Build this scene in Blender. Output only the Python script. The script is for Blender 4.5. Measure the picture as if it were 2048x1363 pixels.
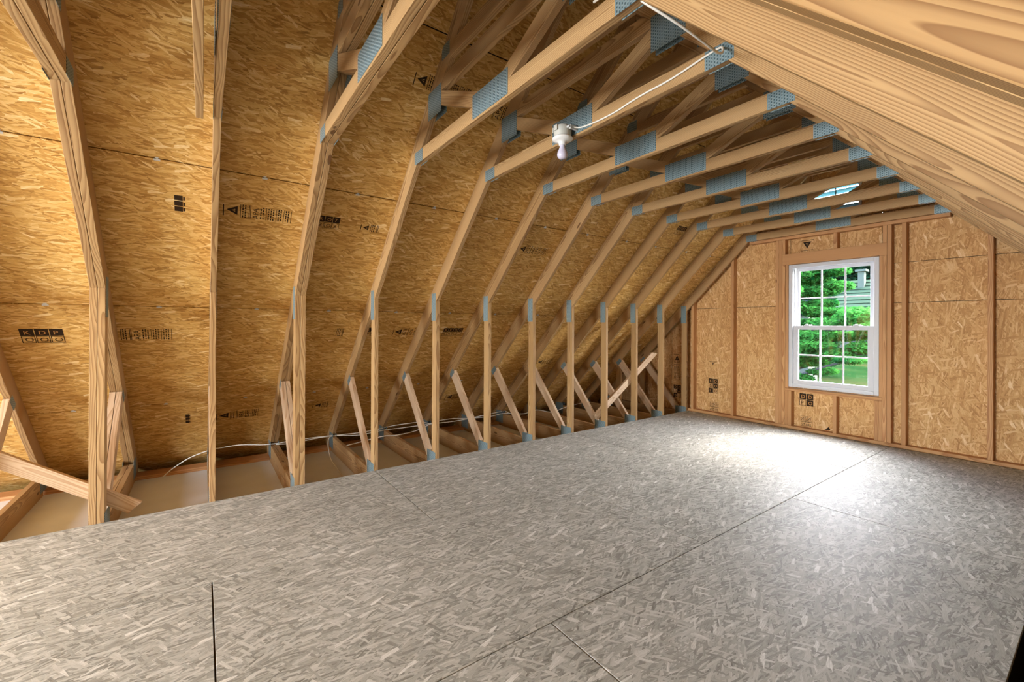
import bpy, bmesh, math, random
from mathutils import Vector, Matrix
random.seed(7)
scene = bpy.context.scene
for o in list(bpy.data.objects):
    bpy.data.objects.remove(o)
COL = scene.collection

# ------------------------------------------------------------------ camera
IN = 0.6096                                   # truss spacing (24 in)
f_px, cy_px, yaw, pitch, roll = 866.2, 649.43, 0.9506, 0.0007, 0.0044
cam_loc = Vector((3.9106, -0.0446, 1.3193))
fw = Vector((-math.sin(yaw)*math.cos(pitch), math.cos(yaw)*math.cos(pitch), math.sin(pitch)))
rt = Vector((math.cos(yaw), math.sin(yaw), 0))
up = rt.cross(fw)
r2 = rt*math.cos(roll) + up*math.sin(roll)
u2 = -rt*math.sin(roll) + up*math.cos(roll)
cd = bpy.data.cameras.new('camera')
cd.sensor_fit = 'HORIZONTAL'
cd.sensor_width = 36
cd.lens = 36*f_px/2048
cd.shift_y = -(681.5-cy_px)/2048
cd.clip_start = 0.01
cd.clip_end = 500
cam = bpy.data.objects.new('camera', cd)
COL.objects.link(cam)
m3 = Matrix((r2, u2, -fw)).transposed()
cam.matrix_world = Matrix.Translation(cam_loc) @ m3.to_4x4()
scene.camera = cam

# ------------------------------------------------------------------ world, sun, window light, exposure
world = bpy.data.worlds.new('sky')
scene.world = world
world.use_nodes = True
wt = world.node_tree
wt.nodes.clear()
sky = wt.nodes.new('ShaderNodeTexSky')
sky.sky_type = 'NISHITA'
sky.sun_disc = False
sky.sun_elevation = math.radians(48)
sky.sun_rotation = math.radians(10)
sky.air_density = 1.0
sky.dust_density = 2.0
sky.ozone_density = 1.0
bg = wt.nodes.new('ShaderNodeBackground')
bg.inputs['Strength'].default_value = 1.5
wo = wt.nodes.new('ShaderNodeOutputWorld')
wt.links.new(sky.outputs[0], bg.inputs[0])
wt.links.new(bg.outputs[0], wo.inputs[0])

sun_d = bpy.data.lights.new('sun', 'SUN')
sun_d.energy = 27.0
sun_d.angle = math.radians(120)
sun_d.color = (1.0, 0.97, 0.92)
sun = bpy.data.objects.new('sun', sun_d)
COL.objects.link(sun)
sun.rotation_euler = Vector((-0.34, -0.82, -0.46)).to_track_quat('-Z', 'Y').to_euler()

# daylight entering by the window of the gable behind the camera
al = bpy.data.lights.new('rear_window_daylight', 'AREA')
al.shape = 'RECTANGLE'
al.size, al.size_y = 1.75, 1.5
al.energy = 158
al.color = (0.94, 0.97, 1.0)
alo = bpy.data.objects.new('rear_window_daylight', al)
COL.objects.link(alo)
alo.location = (1.9, -4.77, 1.33)
alo.rotation_euler = (math.radians(90), 0, 0)      # -Z -> +Y

# portal: guides sky light sampling through the front window, emits nothing itself
po = bpy.data.lights.new('front_window_portal', 'AREA')
po.shape = 'RECTANGLE'
po.size, po.size_y = 0.92, 1.57
po.cycles.is_portal = True
poo = bpy.data.objects.new('front_window_portal', po)
COL.objects.link(poo)
poo.location = (1.882, 6.30, 1.327)
poo.rotation_euler = (math.radians(-90), 0, 0)

scene.view_settings.view_transform = 'Standard'
scene.view_settings.look = 'None'
scene.view_settings.gamma = 1.0
scene.view_settings.use_curve_mapping = False
scene.view_settings.exposure = 1.6
scene.cycles.max_bounces = 8
scene.cycles.diffuse_bounces = 5
scene.cycles.adaptive_threshold = 0.03
scene.cycles.sample_clamp_indirect = 6.0

# ------------------------------------------------------------------ material helpers
class NT:
    def __init__(self, name):
        self.m = bpy.data.materials.new(name)
        self.m.use_nodes = True
        self.t = self.m.node_tree
        self.t.nodes.clear()
        self.out = self.n('ShaderNodeOutputMaterial')
    def n(self, typ, **kw):
        nd = self.t.nodes.new(typ)
        for k, v in kw.items():
            setattr(nd, k, v)
        return nd
    def l(self, a, b):
        self.t.links.new(a, b)
    def put(self, sock, v):
        if hasattr(v, 'is_output') or isinstance(v, bpy.types.NodeSocket):
            self.l(v, sock)
        else:
            sock.default_value = v
    def math(self, op, a, b=None, clamp=False):
        nd = self.n('ShaderNodeMath', operation=op, use_clamp=clamp)
        self.put(nd.inputs[0], a)
        if b is not None:
            self.put(nd.inputs[1], b)
        return nd.outputs[0]
    def vmath(self, op, a, b=None, scale=None):
        nd = self.n('ShaderNodeVectorMath', operation=op)
        self.put(nd.inputs[0], a)
        if b is not None:
            self.put(nd.inputs[1], b)
        if scale is not None:
            self.put(nd.inputs['Scale'], scale)
        return nd.outputs['Value'] if op in ('LENGTH', 'DOT_PRODUCT') else nd.outputs[0]
    def mixf(self, fac, a, b):
        nd = self.n('ShaderNodeMix', data_type='FLOAT')
        self.put(nd.inputs[0], fac); self.put(nd.inputs[2], a); self.put(nd.inputs[3], b)
        return nd.outputs[0]
    def mixv(self, fac, a, b):
        nd = self.n('ShaderNodeMix', data_type='VECTOR')
        self.put(nd.inputs[0], fac); self.put(nd.inputs[4], a); self.put(nd.inputs[5], b)
        return nd.outputs[1]
    def mixc(self, fac, a, b, blend='MIX'):
        nd = self.n('ShaderNodeMix', data_type='RGBA', blend_type=blend)
        self.put(nd.inputs[0], fac); self.put(nd.inputs[6], a); self.put(nd.inputs[7], b)
        return nd.outputs[2]
    def ramp(self, fac, stops, interp='LINEAR'):
        nd = self.n('ShaderNodeValToRGB')
        e = nd.color_ramp.elements
        nd.color_ramp.interpolation = interp
        while len(e) < len(stops):
            e.new(0.5)
        for i, (p, c) in enumerate(stops):
            e[i].position = p
            e[i].color = c if len(c) == 4 else (*c, 1)
        self.l(fac, nd.inputs[0])
        return nd.outputs[0]
    def noise(self, vec, scale, detail=2, rough=0.5, dims='3D'):
        nd = self.n('ShaderNodeTexNoise', noise_dimensions=dims)
        self.l(vec, nd.inputs['Vector'])
        nd.inputs['Scale'].default_value = scale
        nd.inputs['Detail'].default_value = detail
        nd.inputs['Roughness'].default_value = rough
        return nd
    def map(self, vec, loc=(0, 0, 0), rot=(0, 0, 0), scale=(1, 1, 1), typ='POINT'):
        nd = self.n('ShaderNodeMapping', vector_type=typ)
        self.l(vec, nd.inputs[0])
        nd.inputs['Location'].default_value = loc
        nd.inputs['Rotation'].default_value = rot
        nd.inputs['Scale'].default_value = scale
        return nd.outputs[0]
    def objcoord(self):
        """object coordinates shifted by a per-object random offset"""
        tc = self.n('ShaderNodeTexCoord')
        oi = self.n('ShaderNodeObjectInfo')
        off = self.math('MULTIPLY', oi.outputs['Random'], 37.0)
        return self.vmath('ADD', tc.outputs['Object'], self.comb(off, self.math('MULTIPLY', off, 1.7), 0.0)), oi.outputs['Random'], tc.outputs['Object']
    def comb(self, x, y, z):
        nd = self.n('ShaderNodeCombineXYZ')
        for i, v in enumerate((x, y, z)):
            self.put(nd.inputs[i], v)
        return nd.outputs[0]
    def sep(self, v):
        nd = self.n('ShaderNodeSeparateXYZ')
        self.l(v, nd.inputs[0])
        return nd.outputs
    def principled(self, color, rough=0.6, metal=0.0, bump=None, bstr=0.3, bdist=0.01, spec=0.3, **kw):
        p = self.n('ShaderNodeBsdfPrincipled')
        self.put(p.inputs['Base Color'], color if isinstance(color, bpy.types.NodeSocket) else (*color, 1))
        self.put(p.inputs['Roughness'], rough)
        self.put(p.inputs['Metallic'], metal)
        p.inputs['Specular IOR Level'].default_value = spec
        if bump is not None:
            b = self.n('ShaderNodeBump')
            b.inputs['Strength'].default_value = bstr
            b.inputs['Distance'].default_value = bdist
            self.l(bump, b.inputs['Height'])
            self.l(b.outputs[0], p.inputs['Normal'])
        for k, v in kw.items():
            p.inputs[k].default_value = v
        self.l(p.outputs[0], self.out.inputs[0])
        return p

def srgb(r, g, b):
    return tuple(((c/255)/12.92 if c/255 <= 0.04045 else ((c/255+0.055)/1.055)**2.4) for c in (r, g, b))

# ---- oriented strand board: thin strands, with broader flakes lying on top
def make_osb(name, stops, spread, mottle, rough, spec, seed, size=1.0, big_amt=1.0):
    rnd = random.Random(seed)
    N = NT(name)
    co, rand, raw = N.objcoord()
    wob = N.noise(co, 7, 0)
    wv = N.vmath('SCALE', N.vmath('SUBTRACT', wob.outputs['Color'], (0.5, 0.5, 0.5)), scale=0.02)
    P = N.vmath('ADD', co, wv)
    val = vec = None
    #        angle            len  wid  threshold  lift
    layers = [(0.0,            8,  110, 0.0,  0.00),
              (spread*0.55,    9,   90, 0.50, 0.00),
              (-spread*0.75,  10,   80, 0.55, 0.00),
              (spread*0.15,    8,   70, 0.62, 0.04),
              (spread*1.5,    11,   55, 0.80, 0.08),
              (-spread*0.35,   9,   38, 0.86, 0.16)]
    for k, (ang, ls, ws, th, lift) in enumerate(layers):
        q = N.map(P, loc=(rnd.uniform(0, 9), rnd.uniform(0, 9), 0), rot=(0, 0, ang))
        q = N.vmath('MULTIPLY', q, (ls/size, ws/size, 0.0))
        v = N.n('ShaderNodeTexVoronoi', voronoi_dimensions='2D', feature='F1', distance='CHEBYCHEV')
        N.l(q, v.inputs['Vector'])
        v.inputs['Scale'].default_value = 1.0
        c = N.sep(v.outputs['Color'])
        cv = c[1] if lift == 0 else N.math('ADD', N.math('MULTIPLY', c[1], 1.0), lift*big_amt)
        if k == 0:
            val, vec = cv, q
        else:
            show = N.math('MULTIPLY', N.math('GREATER_THAN', c[0], th), N.math('LESS_THAN', v.outputs['Distance'], 0.60))
            val = N.mixf(show, val, cv)
            vec = N.mixv(show, vec, q)
    grain = N.noise(N.vmath('MULTIPLY', vec, (0.9, 3.2, 1)), 2.0, 2, 0.7)
    g = N.math('SUBTRACT', grain.outputs[0], 0.5)
    v2 = N.math('ADD', N.math('MULTIPLY', val, 0.64), N.math('MULTIPLY', g, 0.72))
    big = N.noise(co, 1.3, 2, 0.5)
    v2 = N.math('ADD', N.math('ADD', v2, 0.17), N.math('MULTIPLY', N.math('SUBTRACT', big.outputs[0], 0.5), mottle), clamp=True)
    colr = N.ramp(v2, stops)
    # thin dark voids beside the flakes
    dark = N.math('MULTIPLY', N.math('LESS_THAN', grain.outputs[0], 0.335), N.math('LESS_THAN', val, 0.75))
    colr = N.mixc(N.math('MULTIPLY', dark, 0.70), colr, (*[x*0.36 for x in stops[1][1]], 1), 'MIX')
    N.principled(colr, rough, spec=spec)
    return N.m

OSB_ROOF = make_osb('osb_roof', [(0.0, srgb(112, 77, 36)), (0.22, srgb(176, 131, 66)), (0.5, srgb(207, 163, 90)),
                                 (0.78, srgb(224, 187, 118)), (1.0, srgb(249, 231, 184))], 0.42, 0.18, 0.62, 0.22, 3, 0.72)
OSB_WALL = make_osb('osb_wall', [(0.0, srgb(132, 90, 50)), (0.22, srgb(184, 136, 82)), (0.5, srgb(204, 158, 102)),
                                 (0.8, srgb(220, 180, 126)), (1.0, srgb(244, 218, 176))], 0.85, 0.14, 0.62, 0.22, 11, 0.85)
OSB_FLOOR = make_osb('osb_floor', [(0.0, srgb(88, 87, 82)), (0.22, srgb(136, 137, 130)), (0.5, srgb(167, 169, 162)),
                                   (0.8, srgb(192, 194, 188)), (1.0, srgb(232, 234, 230))], 0.70, 0.34, 0.60, 0.22, 23, 0.70)

# ---- framing lumber: growth rings along local X
def make_lumber(name, early, late, knot=True, dark=1.0):
    N = NT(name)
    tc = N.n('ShaderNodeTexCoord')
    oi = N.n('ShaderNodeObjectInfo')
    rnd = oi.outputs['Random']
    off = N.math('MULTIPLY', rnd, 91.0)
    p = N.vmath('ADD', tc.outputs['Object'], N.comb(off, 0.0, 0.0))
    low = N.noise(N.vmath('MULTIPLY', p, (0.8, 3.0, 3.0)), 1.0, 2, 0.5)
    w = N.vmath('SUBTRACT', low.outputs['Color'], (0.5, 0.5, 0.5))
    q = N.vmath('ADD', N.vmath('MULTIPLY', p, (0.0, 1.0, 1.0)), N.vmath('SCALE', w, scale=0.09))
    r1 = N.math('FRACT', N.math('MULTIPLY', rnd, 17.31))
    r2_ = N.math('FRACT', N.math('MULTIPLY', rnd, 53.77))
    cy = N.math('MULTIPLY', N.math('SUBTRACT', r1, 0.5), 0.16)
    cz = N.math('ADD', N.math('MULTIPLY', N.math('SUBTRACT', r2_, 0.5), 0.10), 0.05)
    q = N.vmath('SUBTRACT', q, N.comb(0.0, cy, cz))
    q = N.vmath('MULTIPLY', q, (0.0, 1.0, 1.0))
    rad = N.vmath('LENGTH', q)
    # knots: sparse ellipses that also push the rings aside
    kv = N.n('ShaderNodeTexVoronoi', voronoi_dimensions='3D', feature='F1')
    N.l(N.vmath('MULTIPLY', p, (2.2, 7.0, 7.0)), kv.inputs['Vector'])
    kv.inputs['Scale'].default_value = 1.0
    kc = N.sep(kv.outputs['Color'])
    ksel = N.math('GREATER_THAN', kc[0], 0.45)
    kd = kv.outputs['Distance']
    push = N.math('MULTIPLY', N.math('SUBTRACT', 1.0, N.math('MULTIPLY', kd, 3.2), clamp=True), N.math('MULTIPLY', ksel, 0.012))
    rad = N.math('ADD', rad, push)
    fq = N.math('ADD', 120.0, N.math('MULTIPLY', r2_, 110.0))
    ring = N.math('FRACT', N.math('MULTIPLY', rad, fq))
    ringc = N.ramp(ring, [(0.0, (0, 0, 0)), (0.35, (0.12, 0.12, 0.12)), (0.82, (0.85, 0.85, 0.85)), (0.93, (1, 1, 1)), (1.0, (0, 0, 0))])
    fib = N.noise(N.vmath('MULTIPLY', p, (3.0, 160.0, 160.0)), 1.0, 2, 0.6)
    blot = N.noise(N.vmath('MULTIPLY', p, (1.5, 8.0, 8.0)), 1.0, 2, 0.5)
    base = N.mixc(N.math('MULTIPLY', ringc, 0.72), (*early, 1), (*late, 1))
    base = N.mixc(N.math('MULTIPLY', fib.outputs[0], 0.22), base, (*late, 1))
    tone = N.ramp(rnd, [(0.0, (0.86, 0.80, 0.72)), (0.35, (1.0, 0.97, 0.93)), (0.7, (1.02, 1.0, 0.97)), (1.0, (0.93, 0.87, 0.82))])
    base = N.mixc(1.0, base, tone, 'MULTIPLY')
    base = N.mixc(N.math('MULTIPLY', N.math('SUBTRACT', blot.outputs[0], 0.45, clamp=True), 0.7), base, (*[c*0.8 for c in late], 1))
    if knot:
        km = N.math('MULTIPLY', N.math('LESS_THAN', kd, 0.085), ksel)
        kr = N.math('MULTIPLY', N.math('LESS_THAN', kd, 0.068), ksel)
        base = N.mixc(N.math('MULTIPLY', km, 0.75), base, (*[c*0.35 for c in late], 1))
        base = N.mixc(N.math('MULTIPLY', kr, 0.8), base, (*[c*0.8 for c in late], 1))
    N.principled(base, 0.58, spec=0.25)
    return N.m

LUMBER = make_lumber('pine_lumber', srgb(196, 164, 117), srgb(120, 82, 46))
LUMBER_WALL = make_lumber('pine_stud_lumber', srgb(212, 168, 118), srgb(156, 100, 58))
LUMBER_LIT = make_lumber('lit_web_lumber', srgb(222, 200, 172), srgb(176, 140, 104))  # paler copy of the pine: white light on webs and braces put into colour

# ---- galvanised truss plate with rows of punched teeth
def make_plate_mat():
    N = NT('galvanised_plate')
    tc = N.n('ShaderNodeTexCoord')
    p = N.sep(tc.outputs['Object'])
    # rows of slots, alternate columns staggered
    cx = N.math('MULTIPLY', p[0], 78.0)
    colp = N.math('FRACT', cx)
    st = N.math('MULTIPLY', N.math('FRACT', N.math('MULTIPLY', N.math('FLOOR', cx), 0.5)), 1.0)
    rowp = N.math('FRACT', N.math('ADD', N.math('MULTIPLY', p[2], 62.0), st))
    dx = N.math('MULTIPLY', N.math('ABSOLUTE', N.math('SUBTRACT', colp, 0.5)), 2.0)
    dz = N.math('MULTIPLY', N.math('ABSOLUTE', N.math('SUBTRACT', rowp, 0.5)), 2.0)
    slot = N.math('MULTIPLY', N.math('LESS_THAN', dx, 0.50), N.math('LESS_THAN', dz, 0.62))
    rim = N.math('SUBTRACT', N.math('MULTIPLY', N.math('LESS_THAN', dx, 0.70), N.math('LESS_THAN', dz, 0.86)), slot)
    ns = N.noise(tc.outputs['Object'], 60, 2)
    c = N.mixc(ns.outputs[0], (*srgb(98, 130, 140), 1), (*srgb(140, 166, 172), 1))
    c = N.mixc(N.math('MULTIPLY', slot, 0.85), c, (*srgb(56, 84, 92), 1))
    c = N.mixc(N.math('MULTIPLY', rim, 0.45), c, (*srgb(214, 224, 224), 1))
    N.principled(c, 0.42, 0.45, bump=N.math('SUBTRACT', rim, slot), bstr=0.5, bdist=0.001, spec=0.5)
    return N.m
PLATE = make_plate_mat()

def plain(name, col, rough=0.5, metal=0.0, var=0.06, scale=30, spec=0.4):
    N = NT(name)
    tc = N.n('ShaderNodeTexCoord')
    ns = N.noise(tc.outputs['Object'], scale, 2)
    c = N.mixc(ns.outputs[0], (*[x*(1-var) for x in col], 1), (*[min(1, x*(1+var)) for x in col], 1))
    N.principled(c, rough, metal, spec=spec)
    return N.m
DRYWALL = plain('drywall_paper', srgb(222, 226, 230), 0.75, var=0.10, scale=3)
VINYL = plain('white_vinyl', srgb(206, 208, 213), 0.35, var=0.01)
CABLE = plain('white_cable_jacket', srgb(228, 226, 216), 0.45, var=0.03)
CERAMIC = plain('white_porcelain', srgb(236, 238, 236), 0.25, var=0.01)
BOXGREY = plain('grey_box_plastic', srgb(196, 198, 190), 0.5, var=0.03)
BULB = plain('frosted_bulb_glass', srgb(214, 212, 232), 0.22, var=0.02, spec=0.6)
STEEL = plain('steel_clip', srgb(205, 207, 205), 0.35, 0.15, var=0.08)
INK = plain('black_stamp_ink', srgb(52, 38, 26), 0.7, var=0.25, scale=120, spec=0.1)
PAPERINK = plain('bare_wood_in_stamp', srgb(196, 142, 82), 0.7, var=0.15, scale=80, spec=0.1)
SHADE_PANEL = plain('shade_dark_panel', srgb(34, 28, 24), 0.9, var=0.1, spec=0.05)  # near-black: the gloom of the shaft and eave gap put into the colour
SCREW = plain('bright_screw', srgb(150, 146, 140), 0.4, 0.7)

Ng = NT('window_glass')
tr = Ng.n('ShaderNodeBsdfTransparent')
gl = Ng.n('ShaderNodeBsdfGlossy')
gl.inputs['Roughness'].default_value = 0.02
mx = Ng.n('ShaderNodeMixShader')
mx.inputs[0].default_value = 0.04
Ng.l(tr.outputs[0], mx.inputs[1]); Ng.l(gl.outputs[0], mx.inputs[2]); Ng.l(mx.outputs[0], Ng.out.inputs[0])
GLASS = Ng.m

def make_leaf(name, c1, c2):
    N = NT(name)
    tc = N.n('ShaderNodeTexCoord')
    ns = N.noise(tc.outputs['Object'], 1.1, 3, 0.6)
    c = N.ramp(ns.outputs[0], [(0.3, (*c1, 1)), (0.7, (*c2, 1))])
    d = N.n('ShaderNodeBsdfDiffuse')
    t = N.n('ShaderNodeBsdfTranslucent')
    N.l(c, d.inputs[0]); N.l(c, t.inputs[0])
    m = N.n('ShaderNodeMixShader')
    m.inputs[0].default_value = 0.45
    N.l(d.outputs[0], m.inputs[1]); N.l(t.outputs[0], m.inputs[2]); N.l(m.outputs[0], N.out.inputs[0])
    return N.m
LEAF = make_leaf('bright_leaf', srgb(14, 68, 30), srgb(70, 132, 56))
LEAF2 = make_leaf('dark_leaf', srgb(7, 32, 22), srgb(24, 62, 36))
BARK = plain('bark', srgb(74, 70, 72), 0.9, var=0.35, scale=9, spec=0.1)
LOGMAT = plain('pale_log', srgb(66, 58, 42), 0.8, var=0.15, scale=4, spec=0.0)
SHINGLE = plain('roof_shingle', srgb(50, 64, 50), 0.9, var=0.14, scale=6, spec=0.0)
SIDING = plain('house_siding', srgb(76, 78, 70), 0.8, var=0.05, scale=2, spec=0.0)
CHIM = plain('chimney_cap', srgb(84, 88, 78), 0.8, var=0.08, scale=5, spec=0.0)
SHEDROOF = plain('shed_roof_slate', srgb(20, 24, 32), 0.8, var=0.15, scale=3, spec=0.0)
def lawn():
    N = NT('lawn')
    tc = N.n('ShaderNodeTexCoord')
    a = N.noise(tc.outputs['Object'], 0.12, 3)
    b = N.noise(tc.outputs['Object'], 3.0, 3)
    c = N.ramp(a.outputs[0], [(0.35, srgb(9, 30, 13)), (0.5, srgb(17, 36, 16)), (0.66, srgb(38, 40, 22))])
    c = N.mixc(N.math('MULTIPLY', b.outputs[0], 0.3), c, (*srgb(16, 40, 18), 1))
    N.principled(c, 1.0, spec=0.0)
    return N.m
LAWN = lawn()

# ------------------------------------------------------------------ geometry helpers
def empty(name, loc=(0, 0, 0), label=None, cat=None, group=None, kind=None):
    o = bpy.data.objects.new(name, None)
    o.empty_display_size = 0.1
    COL.objects.link(o)
    o.location = loc
    return tag(o, label, cat, group, kind)

def tag(o, label=None, cat=None, group=None, kind=None):
    if label: o['label'] = label
    if cat: o['category'] = cat
    if group: o['group'] = group
    if kind: o['kind'] = kind
    return o

def link(name, me, parent=None, loc=(0, 0, 0), rot=None, label=None):
    o = bpy.data.objects.new(name, me)
    COL.objects.link(o)
    if parent is not None:
        o.parent = parent
    if isinstance(rot, Matrix):
        o.matrix_local = Matrix.Translation(loc) @ rot.to_4x4()
    else:
        o.location = loc
        if rot is not None:
            o.rotation_euler = rot
    if label:
        o['label'] = label
    return o

def bm_mesh(name, bm, mat, smooth=False):
    me = bpy.data.meshes.new(name)
    bmesh.ops.recalc_face_normals(bm, faces=bm.faces)
    bm.to_mesh(me)
    bm.free()
    if mat:
        me.materials.append(mat)
    if smooth:
        for p in me.polygons:
            p.use_smooth = True
    return me

def prism(name, poly, thick, mat, bevel=0.0018):
    """poly in local (x,z), extruded along y, centred"""
    bm = bmesh.new()
    a = [bm.verts.new((x, -thick/2, z)) for x, z in poly]
    b = [bm.verts.new((x, thick/2, z)) for x, z in poly]
    n = len(poly)
    bm.faces.new(a); bm.faces.new(b[::-1])
    for i in range(n):
        bm.faces.new((a[i], b[i], b[(i+1) % n], a[(i+1) % n]))
    if bevel:
        bmesh.ops.bevel(bm, geom=list(bm.edges), offset=bevel, segments=1, affect='EDGES')
    return bm_mesh(name, bm, mat)

_boxes = {}
def box_mesh(name, sx, sy, sz, mat, bevel=0.0018):
    k = (name, round(sx, 4), round(sy, 4), round(sz, 4), mat.name, bevel)
    if k not in _boxes:
        bm = bmesh.new()
        bmesh.ops.create_cube(bm, size=1)
        bmesh.ops.scale(bm, vec=(sx, sy, sz), verts=bm.verts)
        if bevel:
            bmesh.ops.bevel(bm, geom=list(bm.edges), offset=bevel, segments=1, affect='EDGES')
        _boxes[k] = bm_mesh(name, bm, mat)
    return _boxes[k]

def add_box(bm, lo, hi):
    r = bmesh.ops.create_cube(bm, size=1)
    c = [(lo[i]+hi[i])/2 for i in range(3)]
    s = [hi[i]-lo[i] for i in range(3)]
    for v in r['verts']:
        v.co = Vector((v.co[i]*s[i]+c[i] for i in range(3)))

RZ = {'x': Matrix.Identity(3),
      'y': Matrix.Rotation(math.radians(90), 3, 'Z'),
      'z': Matrix.Rotation(math.radians(-90), 3, 'Y')}      # local X -> world axis
def board(name, lo, hi, parent=None, mat=None, bevel=0.0018, label=None):
    """box between two corners whose local X runs along its longest side"""
    mat = mat or LUMBER
    d = [hi[i]-lo[i] for i in range(3)]
    c = Vector([(hi[i]+lo[i])/2 for i in range(3)])
    ax = 'xyz'[d.index(max(d))]
    R = RZ[ax]
    inv = R.transposed()
    ls = inv @ Vector(d)
    me = box_mesh(name, abs(ls.x), abs(ls.y), abs(ls.z), mat, bevel)
    return link(name, me, parent, c, R, label)

def tube_mesh(name, pts, rad, mat, seg=8, sub=6):
    """smooth tube through points (Catmull-Rom)"""
    P = [Vector(p) for p in pts]
    P = [P[0]*2-P[1]] + P + [P[-1]*2-P[-2]]
    path = []
    for i in range(1, len(P)-2):
        for k in range(sub):
            t = k/sub
            a, b, c, d = P[i-1], P[i], P[i+1], P[i+2]
            path.append(0.5*((2*b)+(-a+c)*t+(2*a-5*b+4*c-d)*t*t+(-a+3*b-3*c+d)*t*t*t))
    path.append(P[-2])
    bm = bmesh.new()
    rings = []
    prev = None
    for i, p in enumerate(path):
        tg = (path[min(i+1, len(path)-1)]-path[max(i-1, 0)]).normalized()
        ref = Vector((0, 0, 1)) if abs(tg.z) < 0.95 else Vector((1, 0, 0))
        s = tg.cross(ref).normalized()
        u = s.cross(tg)
        rr = rad[i*(len(rad)-1)//max(1, len(path)-1)] if isinstance(rad, (list, tuple)) else rad
        rings.append([bm.verts.new(p+(s*math.cos(a)+u*math.sin(a))*rr) for a in [2*math.pi*j/seg for j in range(seg)]])
    for a, b in zip(rings, rings[1:]):
        for j in range(seg):
            bm.faces.new((a[j], a[(j+1) % seg], b[(j+1) % seg], b[j]))
    bm.faces.new(rings[0][::-1]); bm.faces.new(rings[-1])
    return bm_mesh(name, bm, mat, True)

def lathe_mesh(name, prof, mat, seg=28):
    bm = bmesh.new()
    rings = [[bm.verts.new((r*math.cos(2*math.pi*j/seg), r*math.sin(2*math.pi*j/seg), z)) for j in range(seg)] for r, z in prof]
    for a, b in zip(rings, rings[1:]):
        for j in range(seg):
            bm.faces.new((a[j], a[(j+1) % seg], b[(j+1) % seg], b[j]))
    bm.faces.new(rings[0][::-1]); bm.faces.new(rings[-1])
    return bm_mesh(name, bm, mat, True)

# ------------------------------------------------------------------ dimensions
W = 3.843                     # clear width between knee walls
MID = W/2
ZK = 1.557                    # rafter underside above the knee wall line
RV = 0.198                    # vertical depth of a 2x6 rafter at 45 degrees
T = 0.038
YG = 6.137                    # room face of the window gable framing
YB = -4.80                    # rear gable
JT, JB = -0.018, -0.202       # floor joist top / bottom
GY = 6.23                     # inner face of gable sheathing

# ------------------------------------------------------------------ floor
floor = empty('floor', (0, 0, 0), 'grey weathered strand board attic floor deck', None, None, 'structure')
GAP = 0.0040
def floor_panel(x0, x1, y0, y1):
    sx, sy = x1-x0-GAP, y1-y0-0.0065
    me = box_mesh('floor_panel', sy, sx, 0.018, OSB_FLOOR, 0.0012)
    link('floor_panel', me, floor, ((x0+x1)/2, (y0+y1)/2, -0.009), RZ['y'])
rows = [((0.0, 1.2192), [-4.78, -1.2, 1.2292, 3.668, 6.13]),
        ((1.2192, 2.4484), [-4.78, 0.0, 2.4384, 4.8568, 6.13]),
        ((2.4484, 3.672), [-4.78, -1.22, 1.2192, 3.658, 6.13]),
        ((3.672, 3.93), [3.1, 4.6, 6.13])]
for (x0, x1), ys in rows:
    for a, b in zip(ys, ys[1:]):
        floor_panel(x0, x1, a, b)
# sealed plasterboard of the room below, seen in the eaves between the joists
for y0, y1 in ((-4.78, 0.0), (0.0, 2.44), (2.44, 4.88), (4.88, 6.22)):
    link('drywall_panel', box_mesh('drywall_panel', y1-y0-0.002, 5.24, 0.0127, DRYWALL, 0), floor,
         (-1.62+2.62, (y0+y1)/2, JB-0.0068), RZ['y'])
link('drywall_panel', box_mesh('drywall_panel', 3.1, 1.8, 0.0127, DRYWALL, 0), floor, (4.56, 4.66, JB-0.0068), RZ['y'])
# floor hatch shaft beside the camera
shaft = empty('wall_stairwell', (3.7, 0.9, -2.4), 'dark stairwell opening at the right edge of the floor', None, None, 'structure')
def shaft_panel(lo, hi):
    board('shaft_panel', [lo[0]-3.7, lo[1]-0.9, lo[2]+2.4], [hi[0]-3.7, hi[1]-0.9, hi[2]+2.4], shaft, SHADE_PANEL, 0)
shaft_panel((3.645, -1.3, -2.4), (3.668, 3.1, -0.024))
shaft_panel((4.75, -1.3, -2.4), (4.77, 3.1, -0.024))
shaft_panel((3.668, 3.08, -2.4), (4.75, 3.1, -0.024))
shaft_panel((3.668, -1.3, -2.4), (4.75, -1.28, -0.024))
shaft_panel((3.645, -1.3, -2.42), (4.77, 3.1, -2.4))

# wall plate of the storey below along the eaves
plate_t = empty('trim_1', (0, 0, 0), 'brown lumber plate along the foot of the left roof slope', None, None, 'structure')
for y0, y1 in ((-4.78, 1.2), (1.2, 6.2)):
    board('eave_plate', (-1.80, y0, -0.215), (-1.625, y1-0.002, -0.168), plate_t, LUMBER_WALL)

# ------------------------------------------------------------------ roof sheathing
ceil = empty('ceiling', (0, 0, 0), 'strand board roof sheathing over the trusses', None, None, 'structure')
TS = 0.0115
RL = Matrix.Rotation(math.radians(-45), 3, 'Y')        # local x -> up the left slope
def roof_frame(side):
    # columns: local x along the panel length (world Y), local y up the slope, z outward
    s = math.sqrt(0.5)
    if side < 0:
        ux, uy, uz = Vector((0, 1, 0)), Vector((s, 0, s)), None
    else:
        ux, uy, uz = Vector((0, -1, 0)), Vector((-s, 0, s)), None
    uz = ux.cross(uy)
    return Matrix((ux, uy, uz)).transposed()
def slope_point(side, X, Y, lift=0.0):
    """point of the sheathing underside (left coordinates X), lifted outward"""
    s = math.sqrt(0.5)
    x, z = X, ZK+RV+0.001+X
    x -= lift*s; z += lift*s
    return Vector((x if side < 0 else W-x, Y, z))
JX = [-2.06, -1.169, -0.3075, 0.554, 1.416, MID]
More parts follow.
